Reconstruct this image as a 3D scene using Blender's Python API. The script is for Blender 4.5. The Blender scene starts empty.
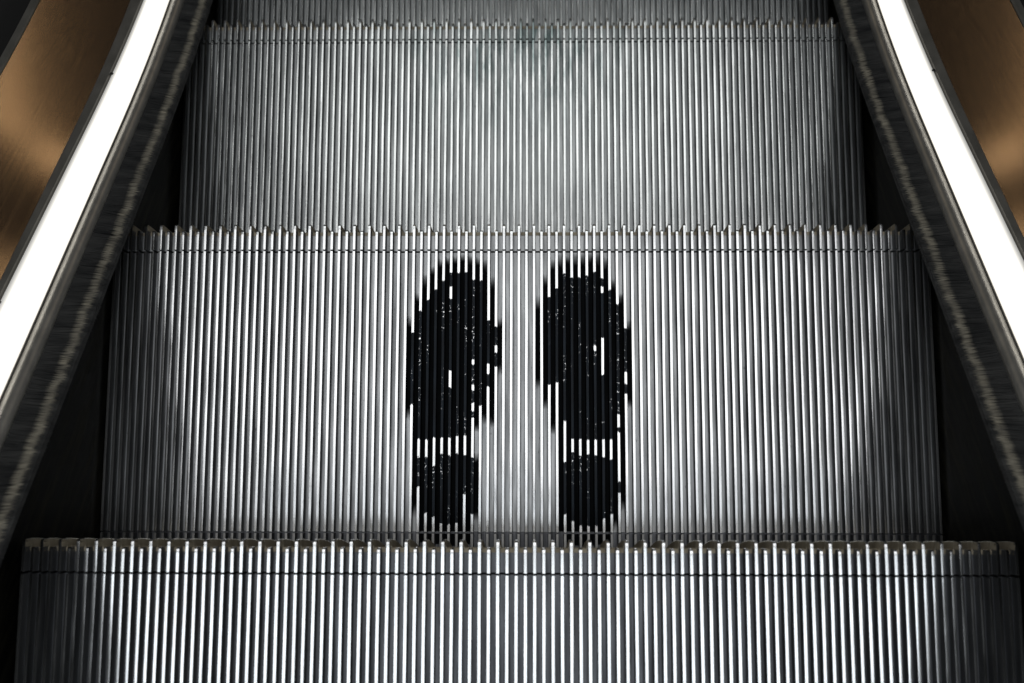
import bpy, math, random
from math import radians, sin, cos, tan, pi
from mathutils import Vector

# ------------------------------------------------------------------ camera, world, lamps, exposure
S = bpy.context.scene
FPX = 1047.3
cam_data = bpy.data.cameras.new('camera')
cam = bpy.data.objects.new('camera', cam_data)
S.collection.objects.link(cam)
cam.location = (0.01324, 0.06543, 1.04276)
cam.rotation_euler = (0.12528, 0.01681, 0.00241)
cam_data.sensor_width = 36.0
cam_data.lens = FPX * 36.0 / 1024.0
cam_data.clip_start, cam_data.clip_end = 0.02, 60.0
cam_data.dof.use_dof = True
cam_data.dof.focus_distance = 1.27
cam_data.dof.aperture_fstop = 4.8
S.camera = cam

world = bpy.data.worlds.new('World')
S.world = world
world.use_nodes = True
world.node_tree.nodes['Background'].inputs[0].default_value = (0.95, 0.97, 1.0, 1)
world.node_tree.nodes['Background'].inputs[1].default_value = 0.032

S.view_settings.view_transform = 'Standard'
S.view_settings.look = 'None'
S.view_settings.exposure = 0.0
S.view_settings.gamma = 1.0


def lamp(name, loc, aim, sx, sy, power, col, shape='RECTANGLE'):
    d = bpy.data.lights.new(name, 'AREA')
    d.shape, d.size, d.size_y, d.energy, d.color = shape, sx, sy, power, col
    o = bpy.data.objects.new(name, d)
    o.location = loc
    o.rotation_euler = (Vector(aim) - Vector(loc)).to_track_quat('-Z', 'Y').to_euler()
    S.collection.objects.link(o)
    return o


lamp('ceiling_light', (0.0, -0.47, 2.6), (0.0, -0.47, 0.0), 3.0, 0.66, 13.0, (0.91, 0.965, 1.0))
lamp('ceiling_light', (-0.08, 0.56, 2.6), (-0.08, 0.56, 0.0), 2.7, 1.0, 14.5, (1.0, 1.0, 1.0))
lamp('ceiling_light', (0.0, 1.65, 2.6), (0.0, 1.65, 0.0), 2.1, 0.85, 9.0, (0.97, 1.0, 0.98))
for sx in (-1, 1):
    lamp('downlight', (-sx * 0.11, 3.1, 0.12), (sx * 0.6, 0.5, -0.2), 0.10, 0.08, 0.14, (1.0, 0.80, 0.55), 'DISK')
    lamp('downlight', (-sx * 0.30, 3.1, 0.47 - 0.1 * sx), (sx * 0.6, 0.4, -0.2), 0.14, 0.10, 0.17, (1.0, 0.80, 0.55), 'DISK')
lamp('hall_light', (0.0, 3.6, 0.25), (0.0, 0.5, -0.2), 1.6, 1.5, 0.20, (1.0, 0.80, 0.62))

# ------------------------------------------------------------------ sizes
PITCH, NCL = 0.00907, 109           # cleat spacing and number of cleats across a step
HALF = PITCH * NCL / 2
STEP, SLOPE = 0.42, radians(30)
RUN, RISE = STEP * cos(SLOPE), STEP * sin(SLOPE)
GROOVE = 0.011                      # groove depth
rnd = random.Random(7)

# ------------------------------------------------------------------ materials


def mat(name):
    m = bpy.data.materials.new(name)
    m.use_nodes = True
    nt = m.node_tree
    return m, nt, nt.nodes['Principled BSDF']


def node(nt, kind, **kw):
    n = nt.nodes.new(kind)
    for k, v in kw.items():
        setattr(n, k, v)
    return n


def noise(nt, scale_vec, scale=1.0, detail=3.0, rough=0.55, rot=None):
    tc = node(nt, 'ShaderNodeTexCoord')
    mp = node(nt, 'ShaderNodeMapping')
    mp.inputs['Scale'].default_value = scale_vec
    src = tc.outputs['Object']
    if rot:                                    # turn the slope level first, then squeeze
        vr = node(nt, 'ShaderNodeVectorRotate', rotation_type='X_AXIS')
        vr.inputs['Angle'].default_value = rot
        nt.links.new(src, vr.inputs['Vector'])
        src = vr.outputs[0]
    nt.links.new(src, mp.inputs['Vector'])
    n = node(nt, 'ShaderNodeTexNoise')
    n.inputs['Scale'].default_value = scale
    n.inputs['Detail'].default_value = detail
    n.inputs['Roughness'].default_value = rough
    nt.links.new(mp.outputs[0], n.inputs['Vector'])
    return n.outputs['Fac']


def ramp(nt, fac, stops):
    r = node(nt, 'ShaderNodeValToRGB')
    els = r.color_ramp.elements
    while len(els) < len(stops):
        els.new(0.5)
    for e, (p, c) in zip(els, stops):
        e.position = p
        e.color = (c, c, c, 1) if isinstance(c, float) else (*c, 1)
    nt.links.new(fac, r.inputs[0])
    return r.outputs[0]


def bump(nt, bsdf, fac, strength, dist):
    b = node(nt, 'ShaderNodeBump')
    b.inputs['Strength'].default_value = strength
    b.inputs['Distance'].default_value = dist
    nt.links.new(fac, b.inputs['Height'])
    nt.links.new(b.outputs[0], bsdf.inputs['Normal'])


def mix(nt, a, b, fac, mode='MIX'):
    m = node(nt, 'ShaderNodeMix', data_type='RGBA', blend_type=mode)
    for sock, v in ((m.inputs[6], a), (m.inputs[7], b), (m.inputs[0], fac)):
        if isinstance(v, (int, float)):
            sock.default_value = v
        elif isinstance(v, tuple):
            sock.default_value = (*v, 1)
        else:
            nt.links.new(v, sock)
    return m.outputs[2]


def metal(name, lo, hi, r0, r1, metallic, streak=(260, 9, 60), spots=0.5, wave=0.3, stain=0.0, cast=0.006):
    """worn aluminium: long streaks along the grooves, small dark pits"""
    m, nt, b = mat(name)
    st = noise(nt, streak, 1.0, 4.0, 0.6)
    col = ramp(nt, st, [(0.30, lo), (0.68, hi)])
    pit = noise(nt, (420, 150, 420), 1.0, 2.0)
    pits = ramp(nt, pit, [(0.70, 1.0), (0.76, 0.35)])
    col = mix(nt, col, pits, spots, 'MULTIPLY')
    if stain:                                  # dark greasy smears running back from the nosing
        tc = node(nt, 'ShaderNodeTexCoord')
        sp = node(nt, 'ShaderNodeSeparateXYZ')
        nt.links.new(tc.outputs['Object'], sp.inputs[0])
        ab = node(nt, 'ShaderNodeMath', operation='ABSOLUTE')
        nt.links.new(sp.outputs[0], ab.inputs[0])
        near = ramp(nt, ab.outputs[0], [(0.05, 1.0), (0.24, 0.0)])
        neg = node(nt, 'ShaderNodeMath', operation='MULTIPLY')
        neg.inputs[1].default_value = -1.0
        nt.links.new(sp.outputs[1], neg.inputs[0])
        back = ramp(nt, neg.outputs[0], [(0.05, 1.0), (0.20, 0.0)])
        sm = ramp(nt, noise(nt, (75, 16, 1), 1.0, 4.0, 0.65), [(0.44, 0.0), (0.62, 1.0)])
        fac = mix(nt, mix(nt, near, back, 1.0, 'MULTIPLY'), sm, 1.0, 'MULTIPLY')
        col = mix(nt, col, mix(nt, col, (0.34, 0.42, 0.42), 1.0, 'MULTIPLY'), mix(nt, fac, (stain, stain, stain), 1.0, 'MULTIPLY'))
    nt.links.new(col, b.inputs['Base Color'])
    b.inputs['Metallic'].default_value = metallic
    rr = ramp(nt, noise(nt, (110, 14, 40), 1.0, 3.0), [(0.3, r0), (0.7, r1)])
    nt.links.new(rr, b.inputs['Roughness'])
    bump(nt, b, noise(nt, (100, 11, 10), 1.0, 2.0), wave, 0.0012)
    big = node(nt, 'ShaderNodeBump')                       # slow undulation of the casting
    big.inputs['Strength'].default_value = 0.6
    big.inputs['Distance'].default_value = cast
    nt.links.new(noise(nt, (9, 6, 1), 1.0, 1.0), big.inputs['Height'])
    nt.links.new(big.outputs[0], b.inputs['Normal'].links[0].from_node.inputs['Normal'])
    return m


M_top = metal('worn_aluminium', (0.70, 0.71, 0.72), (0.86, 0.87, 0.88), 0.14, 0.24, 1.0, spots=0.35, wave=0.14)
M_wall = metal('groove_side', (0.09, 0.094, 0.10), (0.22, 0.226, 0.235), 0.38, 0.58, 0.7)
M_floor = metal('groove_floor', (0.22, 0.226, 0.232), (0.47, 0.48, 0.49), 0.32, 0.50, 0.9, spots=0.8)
M_top_st = metal('stained_aluminium', (0.62, 0.63, 0.63), (0.80, 0.81, 0.81), 0.12, 0.22, 1.0, spots=0.5, wave=0.14, stain=0.9, cast=0.0025)
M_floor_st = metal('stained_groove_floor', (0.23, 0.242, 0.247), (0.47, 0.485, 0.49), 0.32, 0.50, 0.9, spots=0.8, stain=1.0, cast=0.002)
M_top_shade = metal('shaded_aluminium', (0.22, 0.22, 0.22), (0.38, 0.38, 0.37), 0.30, 0.45, 0.95)  # darker cleat tops with the rear strip's shade put into the colour
M_rib = metal('riser_rib_edge', (0.42, 0.40, 0.34), (0.62, 0.59, 0.50), 0.30, 0.50, 0.8)
M_floor_dark = metal('dark_groove_floor', (0.07, 0.073, 0.08), (0.17, 0.175, 0.19), 0.36, 0.52, 0.9)  # darker floor for the nearest step; on rear strips it paints in shade
M_riser = metal('dusty_riser', (0.26, 0.22, 0.16), (0.48, 0.42, 0.31), 0.55, 0.80, 0.2, streak=(90, 20, 60))

M_void, nt, b = mat('black_underside')
b.inputs['Base Color'].default_value = (0.01, 0.01, 0.01, 1)
b.inputs['Roughness'].default_value = 0.9

M_skirt, nt, b = mat('black_skirt')
nt.links.new(ramp(nt, noise(nt, (30, 3, 26), 3.0, 5.0, 0.65, radians(35.2)), [(0.45, (0.006, 0.006, 0.005)), (0.75, (0.035, 0.032, 0.022))]), b.inputs['Base Color'])
b.inputs['Roughness'].default_value = 0.6
b.inputs['Specular IOR Level'].default_value = 0.12

M_fibre, nt, b = mat('black_bristle')
dark = ramp(nt, noise(nt, (20, 90, 20), 1.0, 4.0), [(0.3, (0.025, 0.026, 0.028)), (0.75, (0.10, 0.10, 0.097))])
tc = node(nt, 'ShaderNodeTexCoord')                # pale highlight painted in along a line short of the tips
sp = node(nt, 'ShaderNodeSeparateXYZ')
nt.links.new(tc.outputs['Object'], sp.inputs[0])
ab = node(nt, 'ShaderNodeMath', operation='ABSOLUTE')
nt.links.new(sp.outputs[0], ab.inputs[0])
wob = node(nt, 'ShaderNodeMath', operation='MULTIPLY_ADD')
nt.links.new(noise(nt, (5, 55, 5), 1.0, 4.0, 0.65), wob.inputs[0])
wob.inputs[1].default_value = 0.009
nt.links.new(ab.outputs[0], wob.inputs[2])
mr = node(nt, 'ShaderNodeMapRange')
mr.inputs['From Min'].default_value, mr.inputs['From Max'].default_value = 0.458, 0.498
nt.links.new(wob.outputs[0], mr.inputs['Value'])
line = ramp(nt, mr.outputs[0], [(0.24, 0.0), (0.32, 1.0), (0.40, 0.9), (0.50, 0.0)])
pat = ramp(nt, noise(nt, (25, 120, 25), 1.0, 4.0, 0.7), [(0.30, 0.25), (0.65, 1.0)])
nt.links.new(mix(nt, dark, (0.50, 0.46, 0.37), mix(nt, line, pat, 1.0, 'MULTIPLY')), b.inputs['Base Color'])
b.inputs['Roughness'].default_value = 0.65

M_rail, nt, b = mat('brush_rail_aluminium')
nt.links.new(ramp(nt, noise(nt, (60, 5, 60), 1.0, 4.0), [(0.3, (0.42, 0.41, 0.38)), (0.7, (0.62, 0.60, 0.55))]), b.inputs['Base Color'])
b.inputs['Metallic'].default_value = 0.9
b.inputs['Roughness'].default_value = 0.42

M_trim, nt, b = mat('trim_metal')
nt.links.new(ramp(nt, noise(nt, (40, 8, 40), 1.0, 3.0), [(0.3, (0.13, 0.125, 0.11)), (0.7, (0.21, 0.20, 0.18))]), b.inputs['Base Color'])
b.inputs['Metallic'].default_value = 0.4
b.inputs['Roughness'].default_value = 0.38

M_bronze, nt, b = mat('brushed_bronze')
# the brushing runs along the balustrade: squeeze the noise across it
along = radians(35.2)
fine = noise(nt, (900, 5, 900), 1.0, 3.0, 0.6, along)
nt.links.new(ramp(nt, fine, [(0.3, (0.21, 0.15, 0.10)), (0.7, (0.28, 0.20, 0.13))]), b.inputs['Base Color'])
b.inputs['Metallic'].default_value = 1.0
nt.links.new(ramp(nt, fine, [(0.3, 0.13), (0.7, 0.18)]), b.inputs['Roughness'])
b.inputs['Anisotropic'].default_value = 0.6
b.inputs['Anisotropic Rotation'].default_value = 0.25
tg = node(nt, 'ShaderNodeCombineXYZ')
tg.inputs[1].default_value, tg.inputs[2].default_value = cos(radians(35.2)), -sin(radians(35.2))
nt.links.new(tg.outputs[0], b.inputs['Tangent'])
bump(nt, b, fine, 0.03, 0.0003)

M_diff, nt, b = mat('lit_diffuser')
b.inputs['Base Color'].default_value = (0.9, 0.9, 0.88, 1)
b.inputs['Emission Color'].default_value = (1.0, 0.955, 0.87, 1)
across = node(nt, 'ShaderNodeAttribute', attribute_name='across')     # the tube sits nearer the inner edge of its diffuser
glow = ramp(nt, across.outputs['Fac'], [(0.0, 0.40), (0.06, 1.0), (0.60, 1.0), (0.80, 0.38), (0.92, 0.13), (1.0, 0.05)])
gm = node(nt, 'ShaderNodeMath', operation='MULTIPLY')
gm.inputs[1].default_value = 2.6
nt.links.new(glow, gm.inputs[0])
nt.links.new(gm.outputs[0], b.inputs['Emission Strength'])



def paint(name, lo, hi, spec, rough, thr):
    m, nt, b = mat(name)
    att = node(nt, 'ShaderNodeAttribute', attribute_name='cover')
    chip = noise(nt, (420, 300, 420), 1.0, 4.0, 0.7)
    thin = noise(nt, (300, 70, 300), 1.0, 2.0)
    th = node(nt, 'ShaderNodeMath', operation='MULTIPLY_ADD')       # soft sprayed edge broken up by grain
    nt.links.new(thin, th.inputs[0])
    th.inputs[1].default_value = 0.6
    nt.links.new(att.outputs['Fac'], th.inputs[2])
    soft = ramp(nt, th.outputs[0], [(0.30, 0.0), (1.0, 1.0)])
    chips = ramp(nt, chip, [(thr, 1.0), (thr + 0.02, 0.0)])
    patch = ramp(nt, noise(nt, (45, 22, 1), 1.0, 2.0), [(0.50, 1.0), (0.60, 0.0)])     # chips gather where feet have worn it
    chips = mix(nt, chips, patch, 1.0, 'LIGHTEN')
    al = node(nt, 'ShaderNodeMath', operation='MULTIPLY')
    nt.links.new(soft, al.inputs[0])
    nt.links.new(chips, al.inputs[1])
    nt.links.new(al.outputs[0], b.inputs['Alpha'])
    nt.links.new(ramp(nt, noise(nt, (160, 25, 160), 1.0, 3.0), [(0.35, lo), (0.75, hi)]), b.inputs['Base Color'])
    b.inputs['Roughness'].default_value = rough
    b.inputs['Specular IOR Level'].default_value = spec
    return m


M_paint = paint('black_marking_paint', (0.002, 0.0025, 0.003), (0.006, 0.007, 0.009), 0.03, 0.5, 0.74)
M_paint_top = paint('black_marking_paint_worn', (0.003, 0.006, 0.011), (0.011, 0.021, 0.034), 0.14, 0.4, 0.60)

# ------------------------------------------------------------------ mesh helpers


class MB:
    def __init__(self):
        self.v, self.f, self.m, self.a = [], [], [], []

    def add(self, verts, faces, mi=0):
        o = len(self.v)
        self.v += verts
        self.f += [tuple(o + i for i in q) for q in faces]
        self.m += [mi] * len(faces) if isinstance(mi, int) else list(mi)

    def box(self, x0, x1, y0, y1, z0, z1, mi=0):
        self.add([(x, y, z) for x in (x0, x1) for y in (y0, y1) for z in (z0, z1)],
                 [(0, 1, 3, 2), (4, 6, 7, 5), (0, 4, 5, 1), (2, 3, 7, 6), (0, 2, 6, 4), (1, 5, 7, 3)], mi)

    def sweep(self, rings, mis, closed=True, caps=True):
        """rings: equal lists of points; mis: material of each side strip"""
        n = len(rings[0])
        sides = n if closed else n - 1
        vs = [p for r in rings for p in r]
        fs, ms = [], []
        for i in range(len(rings) - 1):
            for j in range(sides):
                k = (j + 1) % n
                fs.append((i * n + j, i * n + k, (i + 1) * n + k, (i + 1) * n + j))
                ms.append(mis[j])
        if caps:
            fs.append(tuple(range(n)))
            fs.append(tuple(range((len(rings) - 1) * n, len(rings) * n))[::-1])
            ms += [mis[n // 2]] * 2
        self.add(vs, fs, ms)

    def build(self, name, mats, parent=None, smooth=True, angle=40, attr=None, recalc=True):
        me = bpy.data.meshes.new(name)
        me.from_pydata(self.v, [], self.f)
        for m in mats:
            me.materials.append(m)
        me.polygons.foreach_set('material_index', self.m)
        if recalc:
            import bmesh
            bm = bmesh.new()
            bm.from_mesh(me)
            bmesh.ops.recalc_face_normals(bm, faces=bm.faces)
            bm.to_mesh(me)
            bm.free()
        if smooth:
            me.polygons.foreach_set('use_smooth', [True] * len(me.polygons))
            me.set_sharp_from_angle(angle=radians(angle))
        if attr:
            at = me.attributes.new(attr, 'FLOAT', 'POINT')
            at.data.foreach_set('value', self.a)
        o = bpy.data.objects.new(name, me)
        S.collection.objects.link(o)
        if parent:
            o.parent = parent
        return o


def tag(o, label, cat, group=None, kind=None):
    o['label'], o['category'] = label, cat
    if group:
        o['group'] = group
    if kind:
        o['kind'] = kind
    return o


def empty(name, loc):
    o = bpy.data.objects.new(name, None)
    o.location = loc
    o.empty_display_size = 0.05
    S.collection.objects.link(o)
    return o


# ------------------------------------------------------------------ the step
# section of a cleat: (x, height below its top); rounded shoulders, slight draft
SEC = [(-0.00210, -GROOVE - 0.001), (-0.00172, -0.0009), (-0.00156, -0.00032), (-0.00136, -0.00003), (-0.0006, 0.0),
       (0.0006, 0.0), (0.00136, -0.00003), (0.00156, -0.00032), (0.00172, -0.0009), (0.00210, -GROOVE - 0.001)]
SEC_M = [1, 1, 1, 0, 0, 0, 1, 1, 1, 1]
# one entry per strip of the section; 0 = worn top, 1 = groove side
FRONT_GAP, REAR_GAP = (0.0316, 0.0338), (0.3716, 0.3736)
SLOT = 0.0076                        # depth of the slots between the riser's ribs


def xk(k):
    return (k - (NCL - 1) / 2) * PITCH


def ring(x, y, z, ny, nz, sc=1.0):
    return [(x + dx * sc, y + h * ny, z + h * nz) for dx, h in SEC]


def undercut(s):
    """riser face below the nosing at depth s: straight, then swept back under the tread"""
    t = max(0.0, s - 0.012)
    return -0.55 * t ** 1.6 if t else 0.0


def cleat_run(mb, y0, y1, seed):
    r = random.Random(seed)
    n = max(2, int((y1 - y0) / 0.03))
    for k in range(NCL):
        ph, am = r.uniform(0, 6.3), r.uniform(0.00003, 0.00013)
        zs = r.uniform(-0.00012, 0.0)
        rg = []
        for i in range(n + 1):
            y = y0 + (y1 - y0) * i / n
            rg.append(ring(xk(k) + am * sin(ph + y * 38), y, zs, 0, 1))
        mb.sweep(rg, SEC_M)


def nosing_run(mb, seed):
    r = random.Random(seed)
    for k in range(NCL):
        dz = r.uniform(-0.00012, 0.0)
        if k % 2 == 0:                                    # long cleat, turns down the riser
            mb.sweep([ring(xk(k), -FRONT_GAP[0], dz, 0, 1), ring(xk(k), -SLOT, dz, 0, 1)], SEC_M, caps=False)
            rg = [ring(xk(k), -SLOT, dz, 0, 1)]
            R = 0.0028 + r.uniform(-0.0004, 0.0005)
            for j in range(7):
                a = pi / 2 * j / 6
                rg.append(ring(xk(k), -R + R * sin(a), dz - R + R * cos(a), sin(a), cos(a), 1.0 - 0.12 * sin(a)))
            rg.append(ring(xk(k), 0, -0.012, 1, 0, 0.85))
            mb.sweep(rg, [3, 3, 1, 0, 0, 0, 1, 3, 3, 3])          # dusty flanks in front of the slots
            continue
        else:                                             # short cleat, stops at the slot
            e = -SLOT + r.uniform(-0.0003, 0.0004)
            rg = [ring(xk(k), -FRONT_GAP[0], dz, 0, 1), ring(xk(k), e - 0.006, dz, 0, 1)]
            for j in range(5):
                a = pi / 2 * j / 4
                R = 0.0022
                rg.append(ring(xk(k), e - R + R * sin(a), dz - R + R * cos(a), sin(a), cos(a)))
            rg.append(ring(xk(k), e, -0.012, 1, 0))
        mb.sweep(rg, SEC_M)


def make_step(i, floor, top):
    root = empty('escalator_step', (0, i * RUN, -i * RISE))
    # tread: slab with cleats
    mb = MB()
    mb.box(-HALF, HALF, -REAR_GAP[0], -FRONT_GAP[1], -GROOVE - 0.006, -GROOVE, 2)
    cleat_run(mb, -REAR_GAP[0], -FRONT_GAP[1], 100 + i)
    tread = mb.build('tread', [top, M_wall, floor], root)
    # nosing strip in front of the narrow joint
    mb = MB()
    mb.box(-HALF, HALF, -FRONT_GAP[0], -SLOT - 0.0008, -GROOVE - 0.006, -GROOVE, 2)
    nosing_run(mb, 200 + i)
    mb.build('nosing_strip', [top, M_wall, floor, M_riser], root)
    # rear strip behind the second joint
    mb = MB()
    mb.box(-HALF, HALF, -STEP + 0.004, -REAR_GAP[0] - 0.0003, -GROOVE - 0.006, -GROOVE - 0.0004, 2)
    cleat_run(mb, -STEP + 0.004, -REAR_GAP[1], 300 + i)
    mb.build('rear_strip', [M_top_shade, M_wall, M_floor_dark], root)  # shading of this strip is painted in by its darker metals
    # riser: curved sheet with a rib under every long cleat
    mb = MB()
    ss = [0.0122, 0.02, 0.03, 0.045, 0.065, 0.09, 0.12, 0.16, 0.20]
    sheet = []
    for s in [0.0172] + ss[1:]:
        y = undercut(s) - SLOT
        sheet.append([(-HALF, y, -s), (HALF, y, -s), (HALF, y - 0.004, -s), (-HALF, y - 0.004, -s)])
    mb.sweep(sheet, [0] * 4)
    lip = -SLOT - 0.0006
    mb.box(-HALF, HALF, lip - 0.004, lip, -0.0172, -GROOVE + 0.0008, 0)
    for k in range(0, NCL, 2):
        rg = []
        for s in ss:
            y = undercut(s)
            rg.append([(xk(k) + dx, y + h, -s) for dx, h in ((-0.0026, -SLOT - 0.001), (-0.0015, -0.0006), (-0.0008, 0.0), (0.0008, 0.0), (0.0015, -0.0006), (0.0026, -SLOT - 0.001))])
        mb.sweep(rg, [0, 1, 1, 1, 0, 0])
    mb.build('riser', [M_riser, M_rib], root)
    # dark body under the tread
    mb = MB()
    prof = [(-0.02, -0.0175), (-0.022, -0.09), (-0.06, -0.20), (-STEP + 0.03, -0.20), (-STEP + 0.006, -0.06), (-STEP + 0.006, -0.0175)]
    mb.sweep([[(x, y, z) for y, z in prof] for x in (-HALF + 0.004, HALF - 0.004)], [0] * 6)
    mb.build('step_body', [M_void], root, smooth=False)
    return root


steps = [make_step(i, f, t) for i, (f, t) in enumerate(((M_floor_dark, M_top), (M_floor, M_top), (M_floor_st, M_top_st), (M_floor_st, M_top_st)))]
# where the balustrade starts to flatten the last steps ride a little higher
FLAT_Y, FLAT_R = 0.50, 1.9


def lift(y):
    t = max(0.0, y - FLAT_Y)
    return t * t / (2 * FLAT_R)


steps[1].location.y += 0.0045
steps[0].scale.x, steps[1].scale.x = 0.993, 1.011          # small play between step and skirt
steps[3].location.z += lift(3 * RUN) * 0.8
GRP = 'aluminium escalator steps, one below the other'
tag(steps[0], 'nearest and highest grooved metal step, cut off by the bottom of the picture', 'escalator step', GRP)
tag(steps[1], 'grooved metal step with two black shoe prints painted on it', 'escalator step', GRP)
tag(steps[2], 'bare grooved metal step just beyond the one with the shoe prints', 'escalator step', GRP)
tag(steps[3], 'farthest grooved metal step, a dim sliver along the top of the picture', 'escalator step', GRP)

# ------------------------------------------------------------------ painted shoe prints (millimetres behind the nosing)
# cleat number: painted stretches of its top;  groove number (to the right of that cleat): stretches of its floor
LEFT_TOP = {40: [(129.7, 216.9)], 41: [(102.8, 257.6), (279.1, 314.7)], 42: [(89.3, 258.8), (279.1, 345.4)], 43: [(77.0, 256.4), (289.8, 350.1)],
            44: [(65.9, 256.4), (275.0, 357.1)], 45: [(56.7, 73.3), (88.0, 175.9), (196.4, 256.4), (277.3, 358.3)], 46: [(56.0, 254.1), (274.9, 357.1)],
            47: [(55.4, 254.1), (276.7, 323.0)], 48: [(64.6, 162.5), (168.6, 192.8), (200.0, 214.5), (224.1, 232.5), (279.1, 346.5)], 49: [(65.4, 218.1)],
            50: [(115.0, 167.4), (179.5, 195.2)], 51: [(122.3, 145.5), (154.0, 171.0)]}
LEFT_FLOOR = {39: [(121.1, 223.9)], 40: [(88.9, 339.1)], 41: [(71.5, 376.0)], 42: [(56.6, 376.0)], 43: [(46.6, 376.0)], 44: [(44.1, 376.0)],
              45: [(42.9, 376.0)], 46: [(40.4, 376.0)], 47: [(42.9, 374.0)], 48: [(44.1, 240.8), (284.2, 346.3)], 49: [(51.6, 228.7)],
              50: [(72.8, 232.3)], 51: [(121.1, 170.2)]}
RIGHT_TOP = {58: [(85.6, 192.8)], 59: [(75.7, 190.4)], 60: [(57.2, 236.1), (285.0, 346.5)], 61: [(62.2, 257.6), (273.1, 354.2)],
             62: [(62.2, 257.6), (276.7, 359.5)], 63: [(59.7, 258.8), (275.5, 359.5)], 64: [(55.4, 145.5), (151.6, 258.2), (276.7, 359.5)],
             65: [(63.4, 73.3), (80.7, 135.8), (180.7, 258.2), (279.1, 351.2)], 66: [(77.6, 257.6), (281.5, 345.4)],
             67: [(95.4, 227.7), (243.3, 249.3), (307.6, 320.6)], 68: [(124.8, 177.1), (191.6, 203.6)]}
RIGHT_FLOOR = {56: [(98.9, 184.9)], 57: [(70.3, 211.7)], 58: [(49.1, 242.0)], 59: [(46.6, 368.0)], 60: [(42.9, 376.0)], 61: [(41.6, 376.0)],
               62: [(42.9, 376.0)], 63: [(40.4, 376.0)], 64: [(41.6, 376.0)], 65: [(47.9, 374.0)], 66: [(74.0, 360.5)], 67: [(91.4, 332.0)],
               68: [(126.0, 210.5)]}
SPLIT = 267.0                        # the arch between sole and heel
FILM = 0.00018                       # paint thickness


def film_strip(mb, x0, x1, z0, z1, ya, yb, fade, jag, r, lo=False, hi=False, mi=0, end=371.4):
    """a film between two edge lines, with a soft or a ragged end; ya < yb in mm behind the nosing"""
    ya, yb = ya + 4.5, yb + 4.5
    a, b = ya - fade * 1.5, yb + fade * 1.2
    if lo:
        a = ya
    if hi:
        b = yb
    a, b = max(a, 34.0), min(b, end)
    n = max(2, int((b - a) / 1.2))
    nx = 3 if fade else 2
    o = len(mb.v)
    ja = [r.uniform(-jag, jag) for _ in range(nx + 1)]
    jb = [r.uniform(-jag, jag) for _ in range(nx + 1)]
    for i in range(n + 1):
        for j in range(nx + 1):
            t = i / n
            y = a + (b - a) * t + ja[j] * (1 - t) ** 12 + jb[j] * t ** 12
            c = 1.0
            if fade:
                if not lo:
                    c = min(c, (y - a) / (2.4 * fade))
                if not hi and yb < 371:
                    c = min(c, (b - y) / (2.2 * fade))
            u = j / nx
            mb.v.append((x0 + (x1 - x0) * u, -y / 1000, z0 + (z1 - z0) * u))
            mb.a.append(max(0.0, c) if fade else 1.0)
    for i in range(n):
        for j in range(nx):
            p = o + i * (nx + 1) + j
            mb.f.append((p, p + 1, p + nx + 2, p + nx + 1))
            mb.m.append(mi)


def cut(segs, heel):
    out = []
    for a, b in segs:
        if heel and b > SPLIT:
            out.append((max(a, SPLIT), b, a < SPLIT, False))
        if not heel and a < SPLIT:
            out.append((a, min(b, SPLIT), False, b > SPLIT))
    return out


def print_mesh(tops, floors, heel, seed):
    mb, r = MB(), random.Random(seed)
    pts = [(dx, h + FILM) for dx, h in SEC[1:-1]]
    for k, segs in tops.items():
        for a, b, lo, hi in cut(segs, heel):
            jag = 3.0
            for (xa, za), (xb, zb) in zip(pts[1:-2], pts[2:-1]):
                film_strip(mb, xk(k) + xa, xk(k) + xb, za, zb, a, b, 0, jag * 0.4, r, lo, hi, 1)
    for k, segs in floors.items():
        for a, b, lo, hi in cut(segs, heel):
            fd = r.uniform(6.0, 11.0)
            run_on = heel and b > 370
            xa, xb = xk(k) + 0.00210, xk(k + 1) - 0.00210
            film_strip(mb, xa, xb, -GROOVE + FILM, -GROOVE + FILM, a, b, fd, 0, r, lo, hi)
            if run_on:                                    # the spray ran over the rear joint
                film_strip(mb, xa, xb, -GROOVE + FILM, -GROOVE + FILM, 369.5, 384.0 - abs(k - (45 if k < 54 else 62)), 0, 0, r, True, True, 0, 400.0)
            film_strip(mb, xk(k) + 0.00172 + FILM, xa + FILM, -0.0008, -GROOVE + FILM, a, b, fd, 0, r, lo, hi)
            film_strip(mb, xb - FILM, xk(k + 1) - 0.00172 - FILM, -GROOVE + FILM, -0.0008, a, b, fd, 0, r, lo, hi)
    return mb


for tops, floors, side, seed in ((LEFT_TOP, LEFT_FLOOR, 'left', 31), (RIGHT_TOP, RIGHT_FLOOR, 'right', 57)):
    sole = print_mesh(tops, floors, False, seed).build('painted_shoe_print', [M_paint, M_paint_top], steps[1], smooth=False, attr='cover', recalc=False)
    sole['label'] = 'worn black %s shoe print, toe towards the nosing' % side
    print_mesh(tops, floors, True, seed + 1).build('heel_print', [M_paint, M_paint_top], sole, smooth=False, attr='cover', recalc=False)

# ------------------------------------------------------------------ the two balustrades
Y0, Y1, NP = -0.62, 1.25, 56
RAKE = radians(35.2)


def path(y):
    return -0.2997 - tan(RAKE) * (y - 0.50) + lift(y)


def taper(x, y):
    """the lit slot narrows from its outer edge towards the lower landing"""
    if not 0.514 < x < 0.5595:
        return 0.0
    return 0.0100 * min(1.0, max(0.0, (y - 0.15) / 0.6)) * (x - 0.514) / 0.044 + 0.0025 * (x - 0.514) / 0.044


def extrude(mb, sec, sx, mis=None, y0=Y0, y1=Y1, n=NP, caps=True):
    rg = []
    for i in range(n + 1):
        y = y0 + (y1 - y0) * i / n
        rg.append([(sx * (x - taper(x, y)), y, path(y) + h) for x, h in sec])
    mb.sweep(rg, mis or [0] * len(sec), caps=caps)


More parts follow.
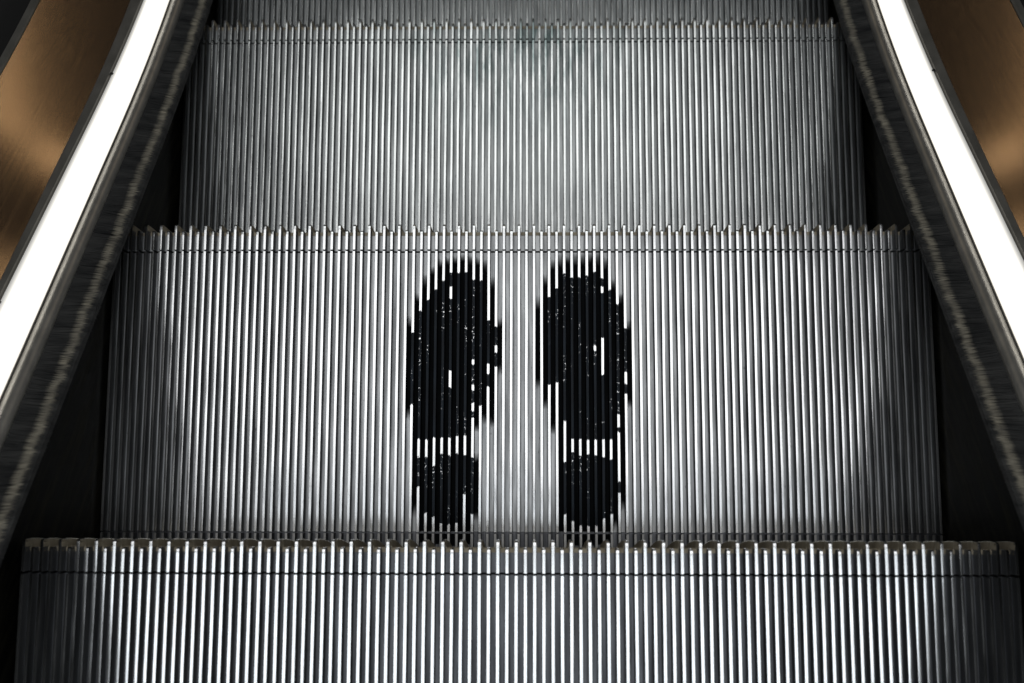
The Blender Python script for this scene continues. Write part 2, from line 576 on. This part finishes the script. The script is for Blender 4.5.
def arc(cx, ch, r, a0, a1, n):
    return [(cx + r * cos(radians(a0 + (a1 - a0) * i / n)), ch + r * sin(radians(a0 + (a1 - a0) * i / n))) for i in range(n + 1)]


BR_X, BR_H = 0.4905, 0.056           # where the bristles leave their rail


def bristles(sx, seed):
    """rows of fibres from the rail down to the step edge, leaning in soft clumps"""
    mb, r = MB(), random.Random(seed)
    y = -0.50
    ph = [r.uniform(0, 6.3) for _ in range(6)]
    while y < 1.15:
        lean = 0.0015 * sin(95 * y + ph[0]) + 0.003 * sin(31 * y + ph[1]) + 0.0012 * sin(210 * y + ph[2])
        sag = 0.0006 * sin(43 * y + ph[3]) + 0.0003 * sin(150 * y + ph[4])
        for row in range(3):
            yy = y + r.uniform(-0.0006, 0.0006)
            x0, h0 = BR_X, BR_H - row * 0.004
            ln = 0.0335 + r.uniform(-0.0006, 0.0006) + 0.0004 * sin(50 * y + ph[5]) - row * 0.001
            dx, dh = -ln * 0.93, -ln * (0.40 + 0.1 * row) + sag + r.uniform(-0.0006, 0.0006)
            dy = lean + r.uniform(-0.002, 0.002)
            w = 0.0005
            pts = []
            for t in (0.0, 0.5, 1.0):
                ww = w * (1 - 0.35 * t)
                c = (x0 + dx * t, yy + dy * t, h0 + dh * t * (0.6 + 0.4 * t))
                pz = path(c[1])
                pts.append([(sx * c[0], c[1] - ww, pz + c[2] - ww), (sx * c[0], c[1] + ww, pz + c[2] - ww), (sx * c[0], c[1], pz + c[2] + ww)])
            mb.sweep(pts, [0, 0, 0], caps=False)
        y += 0.0009
    # packed core that keeps the light from shining through
    core = [(BR_X, BR_H - 0.003), (BR_X, BR_H - 0.014), (BR_X - 0.0295, BR_H - 0.027), (BR_X - 0.0295, BR_H - 0.0185)]
    extrude(mb, core, sx)
    return mb


def balustrade(sx, label):
    root = empty('balustrade', (0, 0, 0))
    tag(root, label, 'balustrade', 'balustrades on both sides of the steps')
    mb = MB()
    extrude(mb, [(0.5012, -0.34), (0.5012, 0.0385), (0.514, 0.0385), (0.514, -0.34)], sx)
    mb.build('skirt_panel', [M_skirt], root, angle=30)
    # brush: rounded aluminium rail holding the bristles
    mb = MB()
    rail = [(0.4905, 0.0390)] + arc(0.4990, 0.0550, 0.0085, 185, 50, 9) + [(0.5090, 0.0590), (0.5090, 0.0390)]
    extrude(mb, rail, sx)
    rl = mb.build('skirt_brush', [M_rail], root, angle=35)
    bristles(sx, 5 + int(sx)).build('bristles', [M_fibre], rl, smooth=False, recalc=False)
    # light strip: sunk diffuser between two thin edges
    mb = MB()
    ts = (0.0, 0.05, 0.15, 0.3, 0.45, 0.6, 0.7, 0.8, 0.87, 0.94, 1.0)
    sec = [(0.5120, 0.050)] + [(0.5120 + 0.044 * t, 0.0625 + 0.0060 * t + 0.004 * sin(pi * t)) for t in ts] + [(0.5560, 0.050)]
    extrude(mb, sec, sx)
    mb.a = ([0.0] + list(ts) + [1.0]) * (NP + 1)
    df = mb.build('light_strip', [M_diff], root, angle=60, attr='across')
    mb = MB()
    extrude(mb, [(0.5095, 0.045), (0.5095, 0.0598), (0.5105, 0.0606), (0.5115, 0.0598), (0.5115, 0.045)], sx)
    extrude(mb, [(0.5565, 0.045), (0.5565, 0.0655), (0.5592, 0.0715), (0.5604, 0.0732), (0.5615, 0.0722), (0.5615, 0.045)], sx)
    mb.build('strip_edge', [M_trim], df, angle=30)
    for yc in (0.595, 0.245):
        mb = MB()
        xo, pz = sx * (0.5575 - taper(0.5575, yc)), path(yc)
        mb.box(min(xo, xo - sx * 0.003), max(xo, xo - sx * 0.003), yc - 0.0012, yc + 0.0012, pz + 0.064, pz + 0.0722)
        mb.build('strip_clip', [M_void], df, smooth=False)
    # sloping bronze panel, its rim, and the black cladding outside it
    mb = MB()
    extrude(mb, [(0.5625, 0.062), (0.5625, 0.0685), (0.6530, 0.1290), (0.6550, 0.1240), (0.5650, 0.058)], sx)
    mb.build('bronze_panel', [M_bronze], root, angle=30)
    mb = MB()
    extrude(mb, [(0.6552, 0.120), (0.6535, 0.1300), (0.6560, 0.1325), (0.6640, 0.1325), (0.6650, 0.120)], sx)
    mb.build('panel_rim', [M_trim], root, angle=30)
    mb = MB()
    extrude(mb, [(0.6655, 0.05), (0.6655, 0.123)] + arc(0.71, 0.123, 0.035, 150, 30, 8) + [(0.90, 0.123), (0.90, 0.05)], sx)
    mb.build('outer_cladding', [M_void], root, angle=30)
    return root


balustrade(-1, 'left balustrade: bronze panel, glowing white light strip and black skirt brush')
balustrade(1, 'right balustrade: bronze panel, glowing white light strip and black skirt brush')
